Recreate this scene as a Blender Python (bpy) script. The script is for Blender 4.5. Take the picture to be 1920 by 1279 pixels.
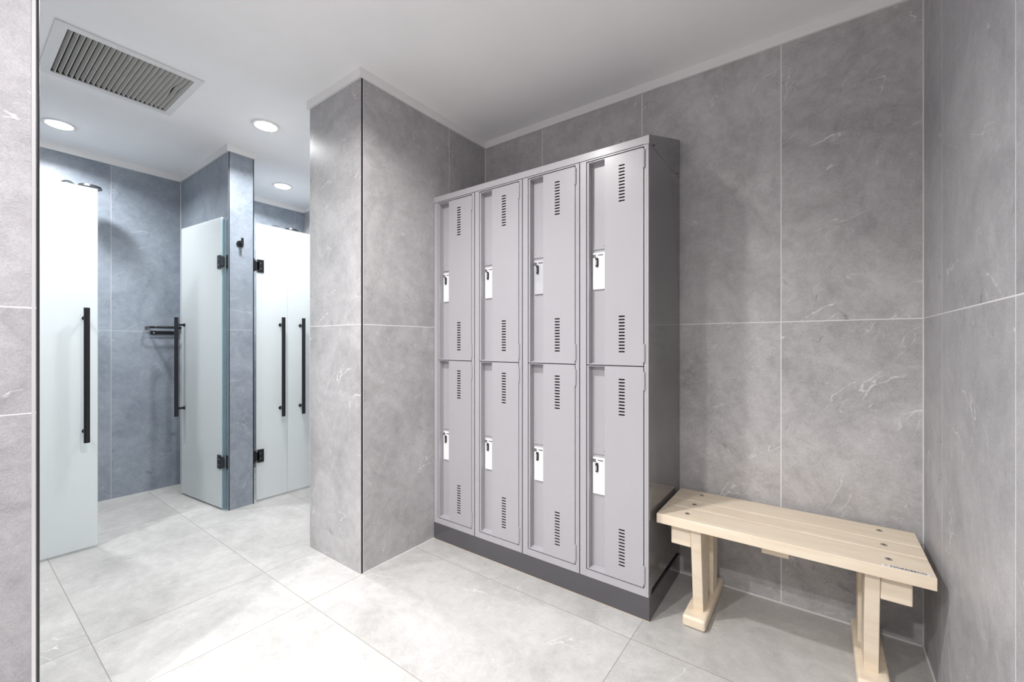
import bpy, bmesh, math, random
from mathutils import Vector, Matrix
random.seed(7)
for o in list(bpy.data.objects): bpy.data.objects.remove(o, do_unlink=True)
S = bpy.context.scene
C = S.collection
R = math.radians

# ------------------------------------------------------------ camera
cam_d = bpy.data.cameras.new('camera')
cam_d.sensor_width = 36; cam_d.lens = 791.3 / 1920 * 36
cam_d.shift_y = 5.0 / 1920; cam_d.clip_start = 0.01
cam = bpy.data.objects.new('camera', cam_d); C.objects.link(cam)
cam.location = (0, 0, 1.107); cam.rotation_euler = (R(90), 0, R(36.2))
S.camera = cam
S.view_settings.view_transform = 'Standard'; S.view_settings.look = 'None'
S.view_settings.gamma = 1; S.view_settings.use_curve_mapping = False
S.view_settings.exposure = 0.74

# ------------------------------------------------------------ world
w = bpy.data.worlds.new('world'); S.world = w; w.use_nodes = True
w.node_tree.nodes['Background'].inputs[0].default_value = (0.8, 0.85, 0.9, 1)
w.node_tree.nodes['Background'].inputs[1].default_value = 0.3

# ------------------------------------------------------------ ceiling lamps (x, y, watts, colour)
Zc = 2.425
WARM = (1.0, 0.98, 0.965); COOL = (0.95, 0.98, 1.0)
LAMPS = [
    (-3.691, 0.44, 9.5, COOL, 'bright recessed ceiling light in the left shower stall above the glass panel'),
    (-2.707, 1.18, 10, COOL, 'bright recessed ceiling light in the aisle between the shower partition and the tiled pillar'),
    (-3.628, 1.712, 9, COOL, 'bright recessed ceiling light deepest in the room, right of the shower partition'),
    (-1.19, 0.66, 15.5, WARM, 'recessed ceiling light over the locker room, in front of the grey lockers'),
    (-1.19, -0.75, 28, WARM, 'added unseen fill light in the locker room ceiling, behind the camera position'),  # unseen lamp added as fill to flatten the light
    (-0.15, -0.95, 22, WARM, 'added unseen fill light in the locker room ceiling, behind the camera beside the right wall'),  # another added fill lamp, out of view
    (-2.707, -0.25, 12, COOL, 'added unseen fill light in the shower aisle ceiling behind the near tiled wall'),  # unseen lamp added to fill the shower aisle
]
def area_lamp(x, y, watts, col, parent):
    d = bpy.data.lights.new('lamp', 'AREA'); d.shape = 'DISK'; d.size = 0.11
    d.energy = watts; d.color = col; d.spread = R(150)
    o = bpy.data.objects.new('lamp', d); C.objects.link(o)
    o.parent = parent; o.location = (0, 0, -0.022)
    return o

# ------------------------------------------------------------ node helpers
class NT:
    def __init__(s, name):
        s.m = bpy.data.materials.new(name); s.m.use_nodes = True
        s.t = s.m.node_tree; s.b = s.t.nodes['Principled BSDF']; s.out = s.t.nodes['Material Output']
    def n(s, typ, **kw):
        nd = s.t.nodes.new('ShaderNode' + typ)
        for k, v in kw.items(): setattr(nd, k, v)
        return nd
    def link(s, a, b): s.t.links.new(a, b)
    def val(s, sock, v):
        if hasattr(v, 'is_output') or isinstance(v, bpy.types.NodeSocket): s.link(v, sock)
        else: sock.default_value = v
    def math(s, op, a, b=0.0, c=None, clamp=False):
        nd = s.n('Math', operation=op); nd.use_clamp = clamp
        s.val(nd.inputs[0], a); s.val(nd.inputs[1], b)
        if c is not None: s.val(nd.inputs[2], c)
        return nd.outputs[0]
    def vmath(s, op, a, b=None, scale=None):
        nd = s.n('VectorMath', operation=op); s.val(nd.inputs[0], a)
        if b is not None: s.val(nd.inputs[1], b)
        if scale is not None: s.val(nd.inputs['Scale'], scale)
        return nd.outputs[0]
    def noise(s, vec, scale, detail=4, rough=.55, dist=0):
        nd = s.n('TexNoise'); s.link(vec, nd.inputs['Vector'])
        nd.inputs['Scale'].default_value = scale; nd.inputs['Detail'].default_value = detail
        nd.inputs['Roughness'].default_value = rough; nd.inputs['Distortion'].default_value = dist
        return nd.outputs['Fac'], nd.outputs['Color']
    def remap(s, v, a, b, c=0.0, d=1.0):
        nd = s.n('MapRange'); s.val(nd.inputs[0], v)
        for i, q in enumerate((a, b, c, d)): nd.inputs[i + 1].default_value = q
        return nd.outputs[0]
    def mix(s, f, a, b):
        nd = s.n('Mix', data_type='RGBA'); s.val(nd.inputs['Factor'], f)
        s.val(nd.inputs[6], a if isinstance(a, bpy.types.NodeSocket) else (*a, 1))
        s.val(nd.inputs[7], b if isinstance(b, bpy.types.NodeSocket) else (*b, 1))
        return nd.outputs[2]
    def bump(s, h, strength, dist):
        nd = s.n('Bump'); nd.inputs['Strength'].default_value = strength; nd.inputs['Distance'].default_value = dist
        s.link(h, nd.inputs['Height']); s.link(nd.outputs[0], s.b.inputs['Normal'])

def simple(name, col, rough=.5, metal=0, coat=0, coatr=.05, spec=.5, noise=0, bump=0):
    t = NT(name)
    t.b.inputs['Roughness'].default_value = rough; t.b.inputs['Metallic'].default_value = metal
    t.b.inputs['Coat Weight'].default_value = coat; t.b.inputs['Coat Roughness'].default_value = coatr
    t.b.inputs['Specular IOR Level'].default_value = spec
    tc = t.n('TexCoord').outputs['Object']
    f, _ = t.noise(tc, 6, 5)
    k = noise or .03
    lo = tuple(c * (1 - k) for c in col); hi = tuple(min(1, c * (1 + k)) for c in col)
    t.link(t.mix(f, lo, hi), t.b.inputs['Base Color'])
    if bump:
        g, _ = t.noise(tc, 350, 2); t.bump(g, bump, .001)
    return t.m

def stone(name, lo, hi, vein, grout, ox, oy, pu, pv, floor=False, gw=.0034, rough=.42, bump=.25,
          extra_z=None, coat=0.0, vein_amt=.65, dark=(.05, .05, .055)):
    """porcelain stone tiles laid in a grid measured in metres of the room"""
    t = NT(name)
    pos = t.n('NewGeometry').outputs['Position']; nrm = t.n('NewGeometry').outputs['Normal']
    sp = t.n('SeparateXYZ'); t.link(pos, sp.inputs[0]); X, Y, Z = sp.outputs
    if floor:
        left = t.math('LESS_THAN', X, -1.7765)
        shift = t.math('MULTIPLY', left, 2.172 - .575)
        u = t.math('ADD', t.math('SUBTRACT', X, ox), shift); v = t.math('SUBTRACT', Y, oy)
    else:
        sn = t.n('SeparateXYZ'); t.link(nrm, sn.inputs[0])
        isx = t.math('GREATER_THAN', t.math('ABSOLUTE', sn.outputs[0]), .5)
        ux = t.math('SUBTRACT', X, ox); uy = t.math('SUBTRACT', Y, oy)
        d = t.math('SUBTRACT', uy, ux); u = t.math('ADD', ux, t.math('MULTIPLY', d, isx)); v = Z
    us = t.math('DIVIDE', u, pu); vs = t.math('DIVIDE', v, pv)
    def line(q, p):
        a = t.math('ABSOLUTE', t.math('SUBTRACT', t.math('FRACT', t.math('ADD', q, .5)), .5))
        return t.math('LESS_THAN', t.math('MULTIPLY', a, p), gw / 2)
    g = t.math('MAXIMUM', line(us, pu), line(vs, pv))
    if extra_z is not None:
        g = t.math('MAXIMUM', g, t.math('LESS_THAN', t.math('ABSOLUTE', t.math('SUBTRACT', Z, extra_z)), gw / 3))
    # every tile has its own cut of stone
    cid = t.n('CombineXYZ'); t.link(t.math('FLOOR', us), cid.inputs[0]); t.link(t.math('FLOOR', vs), cid.inputs[1])
    wn = t.n('TexWhiteNoise', noise_dimensions='3D'); t.link(cid.outputs[0], wn.inputs['Vector'])
    off = t.vmath('SCALE', wn.outputs['Color'], scale=9.0)
    p = t.vmath('ADD', pos, off)
    f1, c1 = t.noise(p, 3.0, 10, .68, .9)
    f2, _ = t.noise(p, 22, 8, .75, .4)
    f3, _ = t.noise(p, 240, 3, .7)
    m = t.math('ADD', t.math('MULTIPLY', t.remap(f1, .32, .68), .46), t.math('MULTIPLY', t.remap(f2, .32, .68), .32))
    m = t.math('ADD', m, t.math('MULTIPLY', t.remap(f3, .35, .65), .26), clamp=True)
    col = t.mix(m, lo, hi)
    un = t.math('MULTIPLY', us, pu); vn = t.math('MULTIPLY', vs, pv)
    def veins(ang, sx, sy, width, seed, mlo, mhi, ms=5.0, dist=.5):
        ca, sa = math.cos(R(ang)), math.sin(R(ang))
        a = t.math('ADD', t.math('MULTIPLY', un, ca * sx), t.math('MULTIPLY', vn, sa * sx))
        b = t.math('ADD', t.math('MULTIPLY', un, -sa * sy), t.math('MULTIPLY', vn, ca * sy))
        cv = t.n('CombineXYZ'); t.link(a, cv.inputs[0]); t.link(b, cv.inputs[1]); cv.inputs[2].default_value = seed
        q = t.vmath('ADD', cv.outputs[0], off)
        n_, _ = t.noise(q, 1.6, 5, .5, dist)
        ln = t.remap(t.math('ABSOLUTE', t.math('SUBTRACT', n_, .5)), 0, width, 1, 0)
        mk, _ = t.noise(t.vmath('ADD', q, (0, seed, 5)), ms, 5, .65)
        return t.math('MULTIPLY', ln, t.remap(mk, mlo, mhi), clamp=True)
    v1 = t.math('MULTIPLY', veins(28, .8, 1.9, .0040, 3.3, .53, .62), vein_amt)
    v2 = t.math('MULTIPLY', t.math('MAXIMUM', veins(68, .9, 2.4, .0045, 8.1, .56, .66), veins(12, 1.3, 3.0, .006, 21.3, .58, .68, 7)), vein_amt * .75)
    v3 = t.math('MULTIPLY', t.math('MAXIMUM', veins(-32, .9, 2.2, .0045, 14.7, .55, .66), veins(75, 1.0, 2.6, .004, 30.2, .58, .68)), .5)
    col = t.mix(v1, col, vein); col = t.mix(v2, col, vein); col = t.mix(v3, col, dark)
    col = t.mix(g, col, grout)
    t.link(col, t.b.inputs['Base Color'])
    rr = t.math('ADD', t.math('MULTIPLY', f2, .14), rough - .07)
    rr = t.math('ADD', rr, t.math('MULTIPLY', g, .3))
    t.link(rr, t.b.inputs['Roughness'])
    t.b.inputs['Coat Weight'].default_value = coat; t.b.inputs['Coat Roughness'].default_value = .25
    h = t.math('ADD', t.math('MULTIPLY', f2, .7), t.math('MULTIPLY', f3, .3))
    h = t.math('SUBTRACT', h, t.math('MULTIPLY', g, .8))
    t.bump(h, bump, .003)
    return t.m

M = {}
GW = (.80, .79, .80)
M['tile_main'] = stone('stone_tile_grey', (.24, .234, .238), (.62, .605, .61), (.86, .85, .85), GW, -.137, 1.23, .6, 1.2)
M['tile_right'] = stone('stone_tile_right', (.26, .26, .273), (.60, .595, .615), (.80, .80, .81), GW, -.137, 1.23, .609, 1.2)
M['tile_pillar'] = stone('stone_tile_pillar', (.25, .244, .25), (.57, .557, .562), (.84, .83, .83), GW, -2.243, 1.799, .6, 1.2, gw=.003)
M['tile_near'] = stone('stone_tile_near', (.20, .193, .208), (.42, .408, .425), (.78, .77, .77), GW, 0, .46, .6, 1.2, extra_z=.927, bump=.6)
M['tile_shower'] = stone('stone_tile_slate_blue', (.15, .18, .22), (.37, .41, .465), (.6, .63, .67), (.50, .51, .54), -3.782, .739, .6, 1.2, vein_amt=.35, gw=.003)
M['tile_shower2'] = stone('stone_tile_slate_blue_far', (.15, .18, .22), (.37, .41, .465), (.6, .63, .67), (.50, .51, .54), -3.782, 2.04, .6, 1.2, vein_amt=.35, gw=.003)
M['floor'] = stone('stone_floor_tile', (.30, .292, .282), (.60, .588, .572), (.80, .79, .78), (.25, .23, .20), -.575, .94, 1.2, .6, floor=True, gw=.0026, rough=.38, bump=.08, vein_amt=.6, dark=(.45, .43, .41))
M['ceiling'] = simple('ceiling_paint', (.93, .925, .93), .8)
M['crown'] = simple('crown_paint', (.84, .83, .83), .5)
M['caulk'] = simple('caulk', (.72, .71, .71), .6)
M['black_trim'] = simple('black_metal_trim', (.045, .045, .05), .28, .7)
M['trim_edge'] = simple('pale_trim_edge', (.65, .64, .65), .3, .6)
M['paint'] = simple('grey_locker_paint', (.40, .393, .415), .38, 0, .12, .2, noise=.02, bump=.03)
M['paint_side_shade'] = simple('grey_locker_side_shade', (.15, .146, .148), .045, noise=.02)  # locker paint darkened for the side turned away from the light
M['paint_side_shade'].node_tree.nodes['Principled BSDF'].inputs['IOR'].default_value = 1.9
M['plinth'] = simple('dark_grey_plinth_paint', (.085, .083, .092), .12, 0, 0, .08, noise=.08)
M['inside_shade'] = simple('locker_inside_shade', (.008, .008, .009), .8, spec=.1)  # near-black colour stands in for shade behind the locker fronts
M['steel'] = simple('brushed_steel', (.62, .62, .64), .25, 1)
M['chrome'] = simple('chrome', (.8, .8, .82), .08, 1)
M['white_card'] = simple('white_lock_cover', (.86, .86, .86), .35)
M['grey_card'] = simple('worn_grey_lock_cover', (.50, .50, .53), .45, noise=.35)
M['black'] = simple('black_plastic', (.015, .015, .017), .35)
M['black_metal'] = simple('black_coated_metal', (.02, .02, .023), .28, .3)
M['white_label'] = simple('white_label', (.85, .85, .87), .4)
M['vent_white'] = simple('vent_frame_white', (.78, .77, .77), .5)
M['vent_slat'] = simple('vent_slat_enamel', (.60, .585, .55), .5)
M['vent_dark'] = simple('duct_dark', (.05, .05, .05), .8)
M['bolt'] = simple('dull_bolt_steel', (.42, .39, .34), .35, .5)
M['bolt_hole_shade'] = simple('socket_shade', (.05, .045, .04), .6)  # dark colour stands in for the shadow in the bolt sockets

def emit(name, col, st):
    t = NT(name); t.b.inputs['Base Color'].default_value = (1, 1, 1, 1)
    t.b.inputs['Emission Color'].default_value = (*col, 1); t.b.inputs['Emission Strength'].default_value = st
    return t.m
M['lens'] = emit('lit_lamp_lens', (1, .99, .97), 22)

def wood():
    t = NT('pale_composite_wood'); tc = t.n('TexCoord').outputs['Object']
    mp = t.n('Mapping'); t.link(tc, mp.inputs[0]); mp.inputs['Scale'].default_value = (1.2, 9, 9)
    f, _ = t.noise(mp.outputs[0], 3, 6, .6, .8)
    f2, _ = t.noise(tc, 5, 3)
    c = t.mix(t.remap(f, .3, .7), (.72, .60, .455), (.84, .74, .59)); c = t.mix(t.math('MULTIPLY', f2, .25), c, (.84, .71, .57))
    t.link(c, t.b.inputs['Base Color']); t.b.inputs['Roughness'].default_value = .42
    t.bump(f, .05, .001)
    return t.m
M['wood'] = wood()

def frosted():
    t = NT('frosted_glass')
    t.b.inputs['Base Color'].default_value = (.94, .972, .972, 1); t.b.inputs['Roughness'].default_value = .30
    t.b.inputs['Specular IOR Level'].default_value = .5
    tr = t.n('BsdfTranslucent'); tr.inputs[0].default_value = (.95, .98, .98, 1)
    tc = t.n('TexCoord').outputs['Object']; f, _ = t.noise(tc, 3, 3)
    rf = t.n('BsdfRefraction'); rf.inputs['Color'].default_value = (.93, .97, .975, 1)
    t.link(t.remap(f, .3, .7, .52, .6), rf.inputs['Roughness']); rf.inputs['IOR'].default_value = 1.2
    a = t.n('MixShader'); a.inputs[0].default_value = .52; t.link(t.b.outputs[0], a.inputs[1]); t.link(tr.outputs[0], a.inputs[2])
    b = t.n('MixShader'); b.inputs[0].default_value = .12; t.link(a.outputs[0], b.inputs[1]); t.link(rf.outputs[0], b.inputs[2])
    t.link(b.outputs[0], t.out.inputs[0])
    return t.m
M['frosted'] = frosted()
def clearseal():
    t = NT('clear_teal_seal'); t.b.inputs['Base Color'].default_value = (.45, .58, .62, 1); t.b.inputs['Roughness'].default_value = .1
    tp = t.n('BsdfTransparent'); tp.inputs[0].default_value = (.68, .78, .82, 1)
    a = t.n('MixShader'); a.inputs[0].default_value = .8; t.link(t.b.outputs[0], a.inputs[1]); t.link(tp.outputs[0], a.inputs[2])
    t.link(a.outputs[0], t.out.inputs[0])
    return t.m
M['seal'] = clearseal()

# ------------------------------------------------------------ mesh helpers
def bm_new(): return bmesh.new()
def bx(bm, a, b):
    x0, y0, z0 = a; x1, y1, z1 = b
    v = [bm.verts.new(p) for p in ((x0,y0,z0),(x1,y0,z0),(x1,y1,z0),(x0,y1,z0),(x0,y0,z1),(x1,y0,z1),(x1,y1,z1),(x0,y1,z1))]
    for f in ((0,3,2,1),(4,5,6,7),(0,1,5,4),(1,2,6,5),(2,3,7,6),(3,0,4,7)): bm.faces.new([v[i] for i in f])
def prism(bm, pts, axis, a, b):
    """extrude a 2D outline along an axis; pts are the other two coordinates in order"""
    def P(q, s):
        q = list(q); q.insert(axis, s); return q
    v0 = [bm.verts.new(P(p, a)) for p in pts]; v1 = [bm.verts.new(P(p, b)) for p in pts]
    n = len(pts); bm.faces.new(v0); bm.faces.new(v1[::-1])
    for i in range(n): bm.faces.new((v0[i], v1[i], v1[(i+1) % n], v0[(i+1) % n]))
def tube(bm, path, r, seg=16, caps=True):
    path = [Vector(p) for p in path]; rings = []
    up = None
    for i, p in enumerate(path):
        d = (path[min(i+1, len(path)-1)] - path[max(i-1, 0)]).normalized()
        if up is None:
            up = Vector((0, 0, 1)) if abs(d.z) < .9 else Vector((1, 0, 0))
        s = d.cross(up).normalized(); up = s.cross(d).normalized()
        rr = r[i] if isinstance(r, (list, tuple)) else r
        rings.append([bm.verts.new(p + (s * math.cos(t) + up * math.sin(t)) * rr) for t in [2*math.pi*k/seg for k in range(seg)]])
    for a, b in zip(rings, rings[1:]):
        for k in range(seg): bm.faces.new((a[k], a[(k+1) % seg], b[(k+1) % seg], b[k]))
    if caps: bm.faces.new(rings[0][::-1]); bm.faces.new(rings[-1])
def holed(bm, xs, zs, holes, y0, y1, swap=None):
    """plate in the XZ plane (or XY with swap) made of a cell grid, without the cells whose centre is in a hole; thickness y0..y1"""
    def P(x, y, z): return (x, y, z) if swap is None else (x, z, y)
    def hole(i, j):
        if i < 0 or j < 0 or i >= len(xs)-1 or j >= len(zs)-1: return True
        cx = (xs[i]+xs[i+1])/2; cz = (zs[j]+zs[j+1])/2
        return any(h[0] < cx < h[1] and h[2] < cz < h[3] for h in holes)
    cache = {}
    def V(x, y, z):
        k = (round(x, 6), round(y, 6), round(z, 6))
        if k not in cache: cache[k] = bm.verts.new(P(*k))
        return cache[k]
    for i in range(len(xs)-1):
        for j in range(len(zs)-1):
            if hole(i, j): continue
            x0, x1, z0, z1 = xs[i], xs[i+1], zs[j], zs[j+1]
            bm.faces.new((V(x0,y0,z0), V(x1,y0,z0), V(x1,y0,z1), V(x0,y0,z1)))
            bm.faces.new((V(x0,y1,z1), V(x1,y1,z1), V(x1,y1,z0), V(x0,y1,z0)))
            if hole(i-1, j): bm.faces.new((V(x0,y0,z0), V(x0,y0,z1), V(x0,y1,z1), V(x0,y1,z0)))
            if hole(i+1, j): bm.faces.new((V(x1,y0,z0), V(x1,y1,z0), V(x1,y1,z1), V(x1,y0,z1)))
            if hole(i, j-1): bm.faces.new((V(x0,y0,z0), V(x0,y1,z0), V(x1,y1,z0), V(x1,y0,z0)))
            if hole(i, j+1): bm.faces.new((V(x0,y0,z1), V(x1,y0,z1), V(x1,y1,z1), V(x0,y1,z1)))
def obj(name, bm, mat, parent=None, smooth=False, bevel=0, seg=2, loc=None, recalc=True):
    if recalc: bmesh.ops.recalc_face_normals(bm, faces=bm.faces)
    me = bpy.data.meshes.new(name); bm.to_mesh(me); bm.free()
    o = bpy.data.objects.new(name, me); C.objects.link(o)
    mats = mat if isinstance(mat, (list, tuple)) else [mat]
    for m in mats: me.materials.append(m)
    if smooth:
        for p in me.polygons: p.use_smooth = True
        me.set_sharp_from_angle(angle=R(40))
    if bevel:
        b = o.modifiers.new('bevel', 'BEVEL'); b.width = bevel; b.segments = seg; b.limit_method = 'ANGLE'
    if parent: o.parent = parent
    if loc: o.location = loc
    return o
def one_box(name, a, b, mat, parent=None, **k):
    bm = bm_new(); bx(bm, a, b); return obj(name, bm, mat, parent, **k)
def thing(name, label, cat, loc=(0,0,0), rz=0, group=None):
    o = bpy.data.objects.new(name, None); C.objects.link(o); o.location = loc; o.rotation_euler = (0, 0, rz)
    o.empty_display_size = .1; o['label'] = label; o['category'] = cat
    if group: o['group'] = group
    return o
def struct(name, bm, mat, **k):
    o = obj(name, bm, mat, **k); o['kind'] = 'structure'; return o
def sbox(name, a, b, mat, **k):
    bm = bm_new(); bx(bm, a, b); return struct(name, bm, mat, **k)
def text_mesh(name, s, size, mat, parent, loc, rot, ext=.0004, sx=1.0, bold=0.0):
    cu = bpy.data.curves.new(name, 'FONT'); cu.body = s; cu.size = size; cu.extrude = ext; cu.offset = bold
    cu.align_x = 'CENTER'; cu.align_y = 'CENTER'
    tmp = bpy.data.objects.new('tmp', cu); C.objects.link(tmp)
    dg = bpy.context.evaluated_depsgraph_get(); dg.update()
    me = bpy.data.meshes.new_from_object(tmp.evaluated_get(dg)); bpy.data.objects.remove(tmp, do_unlink=True)
    me.transform(Matrix.Scale(sx, 4, (1, 0, 0)))
    o = bpy.data.objects.new(name, me); C.objects.link(o); me.materials.clear(); me.materials.append(mat)
    o.parent = parent; o.location = loc; o.rotation_euler = rot
    return o

# ------------------------------------------------------------ room shell
XP, YP, XPL, YB, XR = -1.777, 1.203, -2.243, 2.131, .303
XS, YS, YSE, XSB = -3.165, 1.146, 1.300, -4.080
XN, YN = -1.653, .160
ZT, YF = 2.381, -1.9
H = 2.60
sbox('floor', (XSB-.15, YF-.15, -.12), (XR+.15, YB+.15, 0), M['floor'])
sbox('wall_back', (XSB-.15, YB, 0), (XR+.15, YB+.15, H), M['tile_main'])
sbox('wall_right', (XR, YF-.15, 0), (XR+.15, YB, H), M['tile_right'])
sbox('wall_front', (XSB-.15, YF-.15, 0), (XR, YF, H), M['tile_main'])
sbox('wall_pillar', (XPL, YP, 0), (XP, YB, H), M['tile_pillar'])
sbox('wall_near', (-2.12, YF, 0), (XN, YN, H), M['tile_near'])
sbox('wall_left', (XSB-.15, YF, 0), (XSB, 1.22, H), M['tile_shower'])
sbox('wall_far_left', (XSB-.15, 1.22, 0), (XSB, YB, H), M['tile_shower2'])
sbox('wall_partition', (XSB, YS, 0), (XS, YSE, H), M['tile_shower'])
# ceiling slab with the duct opening
vx0, vx1, vy0, vy1 = -2.993, -2.535, .326, .767
bm = bm_new()
holed(bm, [XSB-.15, vx0, vx1, XR+.15], [YF-.15, vy0, vy1, YB+.15], [(vx0, vx1, vy0, vy1)], Zc, Zc+.10, swap=True)
struct('ceiling', bm, M['ceiling'])
# crown strips under the ceiling
def crown(name, a, b):
    """a, b : corners in plan of a strip"""
    sbox(name, (min(a[0], b[0]), min(a[1], b[1]), ZT), (max(a[0], b[0]), max(a[1], b[1]), Zc), M['crown'])
T = .011
crown('trim_1', (XP, YB), (XR, YB-T))
crown('trim_2', (XR, YF), (XR-T, YB-T))
crown('trim_3', (XP, YP-T), (XP+T, YB-T))
crown('trim_4', (XPL-T, YP-T), (XP, YP))
crown('trim_5', (XPL-T, YP), (XPL, YB-T))
crown('trim_6', (XSB, YF), (XSB+T, YS-T))
crown('trim_7', (XSB, YS-T), (XS+T, YS))
crown('trim_8', (XS, YS), (XS+T, YSE+T))
crown('trim_9', (XSB, YSE), (XS, YSE+T))
crown('trim_10', (XSB, YSE+T), (XSB+T, YB-T))
crown('trim_11', (XSB, YB), (XPL, YB-T))
# black tile-edge profiles at the outer corners, with their pale lip
def edge(name, x, y, sx, sy, wd=.0085):
    """(x,y) corner in plan; sx, sy point out of the wall"""
    bm = bm_new()
    bx(bm, (x - (wd if sx > 0 else -.0015), y - (wd if sy > 0 else -.0015), 0), (x + (.0015 if sx > 0 else wd), y + (.0015 if sy > 0 else wd), ZT))
    struct(name, bm, M['black_trim'], bevel=.001)
edge('trim_12', XP, YP, 1, -1, .011)
edge('trim_13', XPL, YP, -1, -1, .007)
edge('trim_14', XS, YS, 1, -1, .007)
edge('trim_15', XS, YSE, 1, 1, .005)
edge('trim_16', XN, YN, 1, 1, .004)
sbox('trim_17', (XN, YN-.0125, 0), (XN+.001, YN-.0055, ZT), M['trim_edge'])
sbox('trim_18', (XP, YP+.011, 0), (XP+.001, YP+.0145, ZT), M['caulk'])
# sealant beads in the inner corners
sbox('trim_19', (XR-.003, YB-.003, 0), (XR, YB, ZT), M['caulk'])
sbox('trim_20', (-.551, YB-.005, 0), (XR-.005, YB, .005), M['caulk'])
sbox('trim_21', (XR-.005, YF, 0), (XR, YB-.005, .005), M['caulk'])
sbox('trim_22', (XP, YP, 0), (XP+.005, 1.676, .004), M['caulk'])
sbox('trim_23', (XP, YB-.004, 0), (XP+.004, YB, ZT), M['caulk'])
sbox('trim_24', (XSB, YS-.004, 0), (XSB+.004, YS, ZT), M['caulk'])

# ------------------------------------------------------------ lockers
UW, UD, UH = .3065, .446, 1.8095
LX, LY, LZ = -1.7765, 1.676, .094
def body_bm():
    bm = bm_new(); w_ = UW - .0012; s = .0015
    for x in (0, w_ - s): prism(bm, [(.0, 0), (.022, 0), (.022, .012), (.034, .024), (UD, .024), (UD, UH), (0, UH)], 0, x, x + s)
    bx(bm, (s, UD - s, .024), (w_ - s, UD, UH)); bx(bm, (s, .02, UH - s), (w_ - s, UD - s, UH))
    bx(bm, (s, .02, .024), (w_ - s, UD - s, .026))
    bx(bm, (s, .002, 0), (.0315, .018, UH)); bx(bm, (.2865, .002, 0), (w_ - s, .018, UH))
    bx(bm, (.0315, .002, 0), (.2865, .018, .0305)); bx(bm, (.0315, .002, 1.8045), (.2865, .018, UH))
    # front skins, flush
    bx(bm, (0, 0, 0), (.0315, .002, UH)); bx(bm, (.2865, 0, 0), (w_, .002, UH))
    bx(bm, (.0315, 0, 0), (.2865, .002, .0305)); bx(bm, (.0315, 0, 1.8045), (.2865, .002, UH))
    # pressed fold beside each stile
    bx(bm, (.0085, -.0007, .001), (.0315, 0, UH - .001)); bx(bm, (.2865, -.0007, .001), (.2955, 0, UH - .001))
    return bm
def inside_shade_bm():
    bm = bm_new(); w_ = UW - .0012
    bx(bm, (.004, .044, .028), (w_ - .004, .046, 1.80))          # dark sheet standing in for the shade behind slots and gaps
    bx(bm, (.0016, .0185, .028), (.0035, .044, 1.803)); bx(bm, (w_ - .0035, .0185, .028), (w_ - .0016, .044, 1.803))
    e_ = .005                                                      # dark strips standing in for the shade in the door gaps
    for a_, b_ in ((.0316, .0354), (.2826, .2864)): bx(bm, (a_, e_, .031), (b_, .0176, 1.804))
    for a_, b_ in ((.0306, .0349), (.9191, .9229), (1.8001, 1.8044)): bx(bm, (.0355, e_, a_), (.2825, .0176, b_))
    bx(bm, (.176, .009, .085), (.209, .010, .268)); bx(bm, (.176, .009, .708), (.209, .010, .882))
    bx(bm, (.176, .009, .970), (.209, .010, 1.145)); bx(bm, (.176, .009, 1.595), (.209, .010, 1.770))
    bx(bm, (.0036, .0185, .9195), (.0425, .044, .9225)); bx(bm, (.1195, .0185, .9195), (w_ - .004, .044, .9225))
    return bm
DX0, DX1, RX0, RX1, RD = .0355, .2825, .0435, .1170, .032
def door_bm(z0, z1, vents):
    bm = bm_new(); pitch = .0133; sh = .0058
    holes = []; zs = [z0]
    for vz in sorted(vents):
        for k in range(12):
            a = vz + k * pitch; holes.append((.1795, .2055, a, a + sh)); zs += [a, a + sh]
    zs.append(z1)
    holed(bm, [RX1, .1795, .2055, DX1], zs, holes, 0, .0015)
    bx(bm, (DX0, 0, z0), (RX0, .016, z1))                          # left rim
    bx(bm, (RX0, RD, z0), (RX1, RD + .0015, z1))                   # recess back
    bx(bm, (RX0 - .0015, .016, z0), (RX0, RD + .0015, z1))
    bx(bm, (RX1, .0015, z0), (RX1 + .0015, RD + .0015, z1))
    prism(bm, [(.0, z0), (RD, z0 + .001), (RD, z0 + .008), (.0, z0 + .0025)], 0, RX0, RX1)   # sloped ledge
    bx(bm, (RX0, 0, z1 - .003), (RX1, RD, z1))
    bx(bm, (RX1, .0015, z0), (DX1, .016, z0 + .0015)); bx(bm, (RX1, .0015, z1 - .0015), (DX1, .016, z1))
    bx(bm, (DX1 - .0015, .0015, z0), (DX1, .016, z1))
    return bm
def hinge_bm(z0, z1):
    bm = bm_new(); n = 5; L = (z1 - z0) / n
    for k in range(n): tube(bm, [(.2866, -.0035, z0 + k*L + .0006), (.2866, -.0035, z0 + (k+1)*L - .0006)], .0042, 12)
    tube(bm, [(.2866, -.0035, z0 - .001), (.2866, -.0035, z1 + .001)], .0032, 10)
    bx(bm, (.2805, -.0022, z0), (.2866, .0, z1))
    return bm
def lock_plate_bm(cz):
    bm = bm_new()
    holed(bm, [.046, .0535, .0565, .1005, .1035, .114], [cz - .0125, cz - .002, cz + .002, cz + .0125],
          [(.0535, .0565, cz - .002, cz + .002), (.1005, .1035, cz - .002, cz + .002)], RD - .0022, RD - .0002)
    bx(bm, (.046, RD - .0045, cz - .0145), (.114, RD - .0005, cz - .0125))
    return bm
def oval_pts(cx, cz, rx, rz, n=20):
    out = []
    for k in range(n):
        a = 2 * math.pi * k / n; x = rx * math.cos(a); z = rx * math.sin(a)
        z += (rz - rx) * (1 if math.sin(a) >= 0 else -1); out.append((cx + x, cz + z))
    return out
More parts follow.
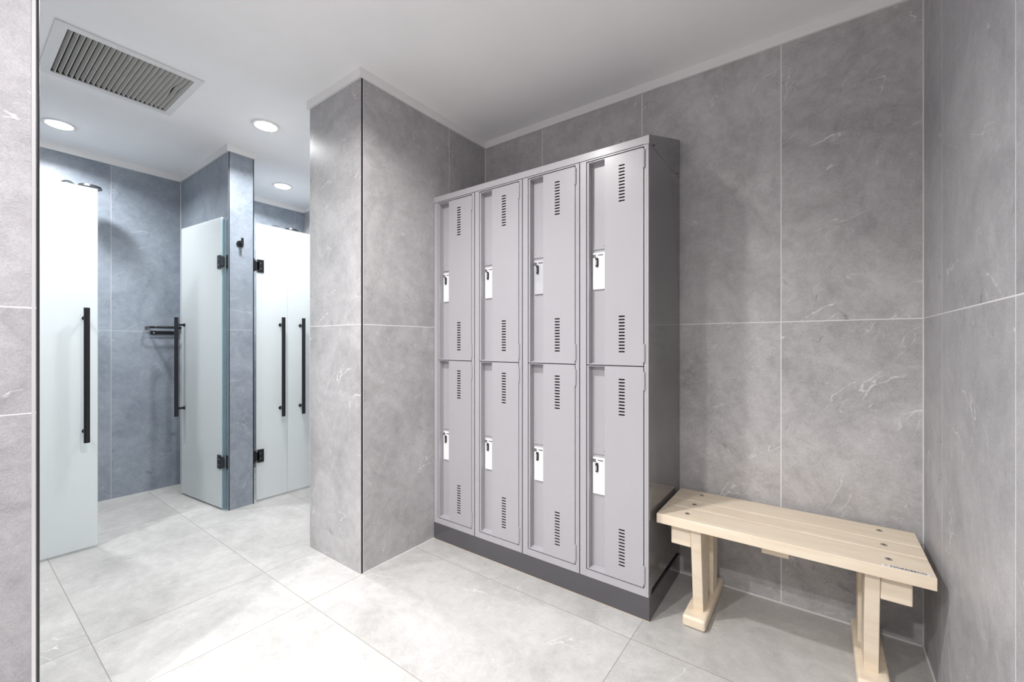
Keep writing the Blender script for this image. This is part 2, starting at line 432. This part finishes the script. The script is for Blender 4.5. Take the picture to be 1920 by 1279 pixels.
def prismy(bm, pts, y0, y1):
    v0 = [bm.verts.new((p[0], y0, p[1])) for p in pts]; v1 = [bm.verts.new((p[0], y1, p[1])) for p in pts]
    n = len(pts); bm.faces.new(v0); bm.faces.new(v1[::-1])
    for i in range(n): bm.faces.new((v0[i], v1[i], v1[(i+1) % n], v0[(i+1) % n]))
def make_door(unit, z0, z1, vents, hz, plate_z, card_z):
    d = obj('door', door_bm(z0, z1, vents), M['paint'], unit)
    for a in hz: obj('hinge', hinge_bm(a, a + .071), M['paint'], d, smooth=True)
    obj('number_plate', lock_plate_bm(plate_z), M['paint'], d)
    a, b = card_z
    cd = one_box('lock_cover', (.0515, RD - .0075, a), (.114, RD - .0005, b), M['white_card'], d, bevel=.0012)
    cd['label'] = 'white cover plate of the lock'
    bm = bm_new(); prismy(bm, oval_pts(.0715, b - .0425, .0066, .0205), RD - .0145, RD - .0074)
    lt = obj('latch', bm, M['black'], d, smooth=True, bevel=.0012); lt['label'] = 'black oval latch surround'
    bm = bm_new(); prismy(bm, oval_pts(.0705, b - .0445, .0030, .0120), RD - .0185, RD - .0140)
    kb = obj('knob', bm, M['chrome'], d, smooth=True, bevel=.0012); kb['label'] = 'small chrome turn piece of the latch'
    # emblem : dark square ring with a dot, and the word next to it
    bm = bm_new(); cx, cz, q = .0585, b - .0150, .0068; y0, y1 = RD - .0082, RD - .0073
    for A, B in (((cx-q, cz-q), (cx+q, cz-q+.0030)), ((cx-q, cz+q-.0030), (cx+q, cz+q)), ((cx+q-.0030, cz-q), (cx+q, cz+q)), ((cx-q, cz-q), (cx-q+.0030, cz+q))):
        bx(bm, (A[0], y0, A[1]), (B[0], y1, B[1]))
    prismy(bm, oval_pts(cx, cz, .0027, .0027), y0, y1)
    em = obj('emblem', bm, M['black'], d); em['label'] = 'black square emblem with a dot'
    text_mesh('lettering', 'PREMIER', .0068, M['black'], d, (.0870, RD - .0077, b - .0120), (R(90), 0, 0), sx=1.0, bold=.0002)
    return d
def make_unit(label, loc):
    u = thing('locker', label, 'locker', loc, 0, 'grey steel lockers in a row')
    obj('body', body_bm(), M['paint'], u)
    li = obj('shade_lining', inside_shade_bm(), M['inside_shade'], u); li['label'] = 'near-black sheets standing in for the shade within the locker'
    make_door(u, .9230, 1.8000, (.9770, 1.6020), (.9395, 1.7190), 1.4370, (1.2490, 1.4090))
    make_door(u, .0350, .9190, (.0925, .7155), (.0505, .8280), .5470, (.3590, .5180))
    return u
labels = ['leftmost grey two-door steel locker, standing against the tiled pillar',
          'grey two-door steel locker, second from the tiled pillar',
          'grey two-door steel locker, third from the tiled pillar, its upper lock cover worn grey',
          'rightmost grey two-door steel locker, its glossy side next to the wooden bench']
u0 = make_unit(labels[0], (LX, LY, LZ))
def dup_tree(o, parent=None):
    c = o.copy(); C.objects.link(c)
    if parent: c.parent = parent
    for ch in list(o.children): dup_tree(ch, c)
    return c
units = [u0]
for i in range(1, 4):
    c = dup_tree(u0); c.location = (LX + i * UW, LY, LZ); c['label'] = labels[i]; units.append(c)
# third unit : the upper cover is worn
d3 = [c for c in units[2].children if c.name.startswith('door')][0]
cc = [c for c in d3.children if c.name.startswith('lock_cover')][0]
cc.data = cc.data.copy(); cc.data.materials[0] = M['grey_card']; cc['label'] = 'worn grey cover plate of the lock'
# glossy end panel of the last unit
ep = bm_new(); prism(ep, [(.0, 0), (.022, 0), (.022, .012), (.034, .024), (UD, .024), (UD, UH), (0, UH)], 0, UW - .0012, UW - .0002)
e = obj('end_panel', ep, M['paint_side_shade'], units[3]); e['label'] = 'glossy grey side panel, its shade painted in'

# sloping top and plinth
W4 = 4 * UW
st = thing('locker_slope_top', 'grey sloping steel top lying across all four lockers', 'locker top', (LX, LY, LZ + UH + .0005))
bm = bm_new(); prism(bm, [(-.001, .0025), (.03, 0), (UD, 0), (UD, .184), (-.001, .033)], 0, 0, W4 - .0005)
obj('hood', bm, M['paint'], st)
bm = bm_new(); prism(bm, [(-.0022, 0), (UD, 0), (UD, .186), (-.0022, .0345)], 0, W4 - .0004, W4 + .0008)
e = obj('end_plate', bm, M['paint_side_shade'], st); e['label'] = 'glossy side of the sloping top, its shade painted in'
one_box('end_cap', (W4 - .016, -.0026, -.0002), (W4 - .0004, -.001, .0335), M['paint'], st)
for y, z in ((.055, .012), (.405, .012)):
    bm = bm_new(); tube(bm, [(W4 + .0006, y, z), (W4 + .0035, y, z)], .0042, 12); s_ = obj('screw', bm, M['black_metal'], st, smooth=True)
pl = thing('locker_plinth', 'dark grey scuffed plinth under the row of lockers', 'plinth', (LX, LY, 0))
one_box('board', (0, 0, 0), (W4, .012, .0925), M['plinth'], pl, bevel=.0008)
bm = bm_new(); bx(bm, (W4 - .012, .0121, 0), (W4, UD, .0925)); obj('side_board', bm, M['plinth'], pl)
one_box('back_board', (.0, UD - .012, 0), (W4 - .0125, UD, .0925), M['inside_shade'], pl)
e = one_box('stain_line', (.0, -.0008, 0), (W4 + .0008, .0, .0022), simple('rust_line', (.50, .40, .30), .8), pl); e['label'] = 'thin rusty sealant line at the floor'

# ------------------------------------------------------------ bench
BX0, BX1, BT = -.538, .275, .42
bn = thing('bench', 'pale wooden slatted bench beside the lockers, under the grey tiled wall', 'bench', (-.1315, 1.91, 0))
ox, oy = -.1315, 1.91
def bb(name, a, b, mat='wood', bev=.003, seg=2, par=None):
    return one_box(name, (a[0]-ox, a[1]-oy, a[2]), (b[0]-ox, b[1]-oy, b[2]), M[mat], par or bn, bevel=bev, seg=seg, smooth=bev > .004)
planks = [bb('seat_plank', (BX0, y0, BT-.038), (BX1, y1, BT), bev=.0018) for y0, y1 in ((1.728, 1.8600), (1.8650, 1.9570), (1.9620, 2.0980))]
for k, (y, xs_) in enumerate(((1.793, (-.435, .174)), (1.912, (-.435, .173)), (2.047, (-.435, .173)))):
    for x in xs_:
        bm = bm_new(); tube(bm, [(x-ox, y-oy, BT+.0002), (x-ox, y-oy, BT+.0016)], .0095, 20)
        s1 = obj('bolt', bm, M['bolt'], planks[k], smooth=True); s1['label'] = 'steel bolt head'
        bm = bm_new(); tube(bm, [(x-ox, y-oy, BT+.0015), (x-ox, y-oy, BT+.0021)], .0045, 6); 
        s2 = obj('socket', bm, M['bolt_hole_shade'], planks[k]); s2['label'] = 'hexagon socket of the bolt, its shade painted dark'
def leg_set(s):
    """s = -1 left, +1 right; mirrored about the bench centre"""
    def X(v): return v if s < 0 else -.263 - v
    def rng(a, b): return (min(X(a), X(b)), max(X(a), X(b)))
    f0, f1 = rng(-.441, -.356)
    bb('foot', (f0, 1.733, 0), (f1, 2.112, .043), bev=.010, seg=4)
    p0, p1 = rng(-.414, -.376)
    for pts in ([(1.752, .382), (1.870, .382), (1.893, .0425), (1.797, .0425)],):
        bm = bm_new(); prism(bm, [(a-oy, b) for a, b in pts], 0, p0-ox, p1-ox); obj('leg', bm, M['wood'], bn, bevel=.002)
    bm = bm_new(); q0, q1 = rng(-.409, -.369)
    prism(bm, [(a-oy, b) for a, b in [(1.945, .382), (2.045, .382), (2.035, .0425), (1.950, .0425)]], 0, q0-ox, q1-ox); obj('leg', bm, M['wood'], bn, bevel=.002)
    bm = bm_new(); q0, q1 = rng(-.406, -.384)
    prism(bm, [(a-oy, b) for a, b in [(1.872, .382), (1.944, .382), (1.949, .25), (1.9485, .12), (1.880, .25)]], 0, q0-ox, q1-ox); obj('brace', bm, M['wood'], bn, bevel=.001)
    c0, c1 = rng(-.490, -.4145)
    bb('crossbeam', (c0, 1.762, .300), (c1, 2.075, .3815), bev=.004)
leg_set(-1); leg_set(1)
bb('batten', (-.176, 1.79, .340), (-.092, 2.06, .3815), bev=.002)
sk = one_box('sticker', (.152-ox, 1.7335-oy, BT), (.262-ox, 1.7465-oy, BT+.0004), M['white_label'], planks[0], bevel=.0001); sk['label'] = 'white maker sticker with black capitals'
text_mesh('lettering', 'NORDESCO', .0125, M['black'], planks[0], (.214-ox, 1.7400-oy, BT+.0006), (0, 0, 0), ext=.0002, sx=1.22, bold=.0003)
bm = bm_new(); tube(bm, [(.163-ox, 1.7400-oy, BT+.0003), (.163-ox, 1.7400-oy, BT+.0007)], .0045, 16); e = obj('emblem', bm, M['grey_card'], planks[0]); e['label'] = 'round grey emblem on the sticker'

# ------------------------------------------------------------ frosted shower doors
GT, GB = 1.950, .012
def make_glass(name, label, loc, rz, width, hinge=True, handle=True, seal=False):
    """local: hinge axis at the origin, glass runs along -Y, outer face towards +X"""
    d = thing(name, label, 'shower door', loc, rz, 'frosted glass shower doors')
    t = .010
    g = one_box('glass_panel', (-t/2, -width, GB), (t/2, -.012, GT), M['frosted'], d, bevel=.001)
    if seal:
        one_box('seal_strip', (-.003, -.0115, GB), (.003, .030, GT-.012), M['seal'], d)
    if handle:
        hy = -width + .050
        h = bm_new(); tube(h, [(.055, hy, .583), (.055, hy, 1.297)], .0125, 20)
        hb = obj('handle', h, M['black_metal'], d, smooth=True)
        for z in (.640, 1.243):
            m_ = bm_new(); tube(m_, [(t/2, hy, z), (.050, hy, z)], .008, 14); tube(m_, [(t/2, hy, z), (t/2+.005, hy, z)], .0125, 16)
            obj('handle_mount', m_, M['black_metal'], hb, smooth=True)
    if hinge:
        for z in (.319, 1.652):
            m_ = bm_new()
            for sx in (1, -1):
                a, b = sorted((sx*t/2, sx*(t/2+.006)))
                holes_y = (-.030, -.024)
                bx(m_, (a, -.058, z-.045), (b, -.014, z+.045))
            bx(m_, (-.011, -.026, z-.028), (.011, -.002, z+.028))
            tube(m_, [(0, -.002, z-.036), (0, -.002, z+.036)], .009, 14)
            hg = obj('hinge', m_, M['black_metal'], d, bevel=.0008)
            m_ = bm_new()
            for dz in (-.018, .018): tube(m_, [(t/2+.0062, -.036, z+dz), (t/2+.0078, -.036, z+dz)], .0035, 10)
            sc = obj('screw', m_, M['steel'], hg, smooth=True); sc['label'] = 'two small steel screw heads'
            m_ = bm_new()
            if seal: bx(m_, (-.0145, -.004, z-.045), (-.009, .034, z+.045)); bx(m_, (-.009, .0, z-.028), (.011, .022, z+.028))
            else: bx(m_, (-.028, .0085, z-.045), (.028, .0135, z+.045))
            obj('wall_plate', m_, M['black_metal'], hg, bevel=.0008)
    return d
GX = XS - .022
# open leaf of the left stall, swung into the stall
make_glass('shower_door', 'open frosted glass shower door swung inward, hinged on the tiled partition', (-3.203, YS - .0165, 0), R(-84.5), .592, seal=True)
# closed leaf partly hidden by the near wall : mirrored (hinge on the near side)
d = make_glass('shower_door', 'frosted glass shower door at the far left, closed, its upright black handle near its right edge', (GX, -.110, 0), 0, .633, hinge=False)
for ch in d.children_recursive:
    me = ch.data; me.transform(ch.matrix_basis); ch.matrix_basis = Matrix()
    me.transform(Matrix.Scale(-1, 4, (0, 1, 0))); me.flip_normals()
make_glass('shower_door', 'narrow closed frosted glass shower door beside the partition, left of the two adjoining ones', (GX, YSE + .0140, 0), 0, .222, seal=False)
d2 = [o for o in C.objects if o.name.startswith('shower_door')][-1]
for ch in d2.children_recursive:
    me = ch.data; me.transform(Matrix.Scale(-1, 4, (0, 1, 0))); me.flip_normals()
d = make_glass('shower_door', 'closed frosted glass shower door half hidden behind the tiled pillar, right of the two adjoining ones', (GX, YB - .0140, 0), 0, YB - .014 - 1.5405, handle=False)
h = bm_new(); hy = 1.632 - (YB - .014); tube(h, [(.055, hy, .583), (.055, hy, 1.297)], .0125, 20); hb = obj('handle', h, M['black_metal'], d, smooth=True)
for z in (.640, 1.243):
    m_ = bm_new(); tube(m_, [(.005, hy, z), (.050, hy, z)], .008, 14); tube(m_, [(.005, hy, z), (.010, hy, z)], .0125, 16); obj('handle_mount', m_, M['black_metal'], hb, smooth=True)

# ------------------------------------------------------------ robe hook, shelf, shower heads
hk = thing('robe_hook', 'small black round robe hook with upright peg on the partition end', 'hook', (XS, 1.214, 1.780))
bm = bm_new(); tube(bm, [(0.0005, 0, 0), (.008, 0, 0)], .022, 28); obj('rosette', bm, M['black_metal'], hk, smooth=True, bevel=.001)
bm = bm_new(); tube(bm, [(.008, 0, 0), (.040, 0, 0)], .0075, 16); tube(bm, [(.040, 0, -.009), (.040, 0, .034)], .0078, 16); obj('peg', bm, M['black_metal'], hk, smooth=True)

sh = thing('shower_shelf', 'black tubular wall shelf in the corner of the left shower stall', 'shelf', (XSB, 1.03, 1.178))
bm = bm_new(); bx(bm, (.0005, -.075, 0), (.012, .098, .026)); br = obj('wall_bar', bm, M['black_metal'], sh, bevel=.003)
for y in (-.055, .075):
    bm = bm_new(); tube(bm, [(.012, y, .012), (.0145, y, .012)], .005, 12); e = obj('screw', bm, M['chrome'], br, smooth=True); e['label'] = 'bright screw head'
pts = [(.012, -.105+.02, .028)]
def arc(cx, cy, r, a0, a1, z, n=8): return [(cx + r*math.cos(R(a0+(a1-a0)*k/n)), cy + r*math.sin(R(a0+(a1-a0)*k/n)), z) for k in range(n+1)]
loop = [(.004, -.098, .050)] + [(.10, -.098, .050)] + arc(.110, -.053, .045, -90, 0, .050) + arc(.110, .053, .045, 0, 90, .050) + [(.004, .098, .050)]
bm = bm_new(); tube(bm, loop, .0095, 14); obj('rail', bm, M['black_metal'], sh, smooth=True)
bm = bm_new()
for x in (.045, .085): tube(bm, [(x, -.092, .050), (x, .092, .050)], .005, 10)
obj('shelf_bar', bm, M['black_metal'], sh, smooth=True)

def shower(label, y):
    t = thing('overhead_shower', label, 'shower', (XSB, y, 1.075), 0, 'chrome overhead showers in the stalls')
    bm = bm_new(); tube(bm, [(.05, 0, -.02), (.05, 0, .95)] , .010, 14)
    for z in (0, .85): tube(bm, [(.0005, 0, z), (.05, 0, z)], .012, 14)
    obj('riser', bm, M['chrome'], t, smooth=True)
    path = [(.05, 0, .95), (.05, 0, 1.04)]
    path += [(.05 + .045*(1-math.cos(a)), .035*(1-math.cos(a)), 1.04 + .055*math.sin(a)) for a in [math.pi*k/12 for k in range(1, 13)]]
    path += [(.17, .10, 1.055), (.20, .13, 1.060)]
    bm = bm_new(); tube(bm, path, .0095, 14); obj('arm', bm, M['chrome'], t, smooth=True)
    bm = bm_new(); tube(bm, [(.20, .13, 1.075), (.20, .13, 1.068), (.20, .13, 1.055)], [.02, .055, .06], 28); obj('rose', bm, M['black_metal'], t, smooth=True)
shower('chrome shower arm with dark round head, showing above the leftmost frosted glass panel', .47)
shower('chrome shower arm with dark head above the narrow frosted door right of the partition', 1.78)

# ------------------------------------------------------------ ceiling vent
vt = thing('ceiling_vent', 'white square ceiling vent with angled slats, over the shower aisle', 'vent', ((vx0+vx1)/2, (vy0+vy1)/2, Zc))
cx, cy = (vx0+vx1)/2, (vy0+vy1)/2
hx, hy = (vx1-vx0)/2, (vy1-vy0)/2
bm = bm_new(); holed(bm, [-hx-.036, -hx, hx, hx+.038], [-hy-.040, -hy, hy, hy+.032], [(-hx, hx, -hy, hy)], -.006, -.0003, swap=True)
obj('frame', bm, M['vent_white'], vt, bevel=.001)
bm = bm_new()
bx(bm, (-hx+.0005, -hy+.0005, .085), (hx-.0005, hy-.0005, .09))
for a, b in (((-hx+.0005, -hy+.0005), (-hx+.002, hy-.0005)), ((hx-.002, -hy+.0005), (hx-.0005, hy-.0005)), ((-hx+.0005, -hy+.0005), (hx-.0005, -hy+.002)), ((-hx+.0005, hy-.002), (hx-.0005, hy-.0005))):
    bx(bm, (a[0], a[1], .0), (b[0], b[1], .085))
e = obj('duct', bm, M['vent_dark'], vt); e['label'] = 'dark duct box behind the slats'
NS = 23; pit = (2*hy) / NS
for k in range(NS):
    y = -hy + pit * (k + .80)
    bm = bm_new(); L = 2*hx - .006; n = 16
    secs = []
    for j in range(n+1):
        x = -L/2 + L*j/n; bend = 0
        if k == NS - 3: bend = -.008 * math.exp(-((x - .07)/.06)**2)
        if k == NS - 2: bend = -.003 * math.exp(-((x - .07)/.05)**2)
        secs.append([bm.verts.new((x, y + bend + q[0], q[1])) for q in ((.0012, -.0050), (-.0010, -.0050), (-.0100, .0098), (-.0088, .0108))])
    for a, b in zip(secs, secs[1:]):
        for i in range(4): bm.faces.new((a[i], a[(i+1) % 4], b[(i+1) % 4], b[i]))
    bm.faces.new(secs[0]); bm.faces.new(secs[-1][::-1])
    obj('slat', bm, M['vent_slat'], vt)

# ------------------------------------------------------------ ceiling lamps as objects
for x, y, wts, col, lab in LAMPS:
    t = thing('ceiling_light', lab, 'ceiling light', (x, y, Zc), 0, 'round recessed ceiling lights')
    bm = bm_new(); n = 40
    prof = [(.058, -.0005), (.075, -.0005), (.074, -.004), (.060, -.006), (.058, -.004)]
    rings = [[bm.verts.new((r*math.cos(2*math.pi*k/n), r*math.sin(2*math.pi*k/n), z)) for k in range(n)] for r, z in prof]
    for i in range(len(rings)):
        a, b = rings[i], rings[(i+1) % len(rings)]
        for k in range(n): bm.faces.new((a[k], a[(k+1) % n], b[(k+1) % n], b[k]))
    obj('rim', bm, M['vent_white'], t, smooth=True)
    bm = bm_new()
    tube(bm, [(0, 0, -.001), (0, 0, -.006), (0, 0, -.011), (0, 0, -.0135)], [.0575, .0565, .045, .018], 32)
    obj('lens', bm, M['lens'], t, smooth=True)
    area_lamp(x, y, wts, col, t)
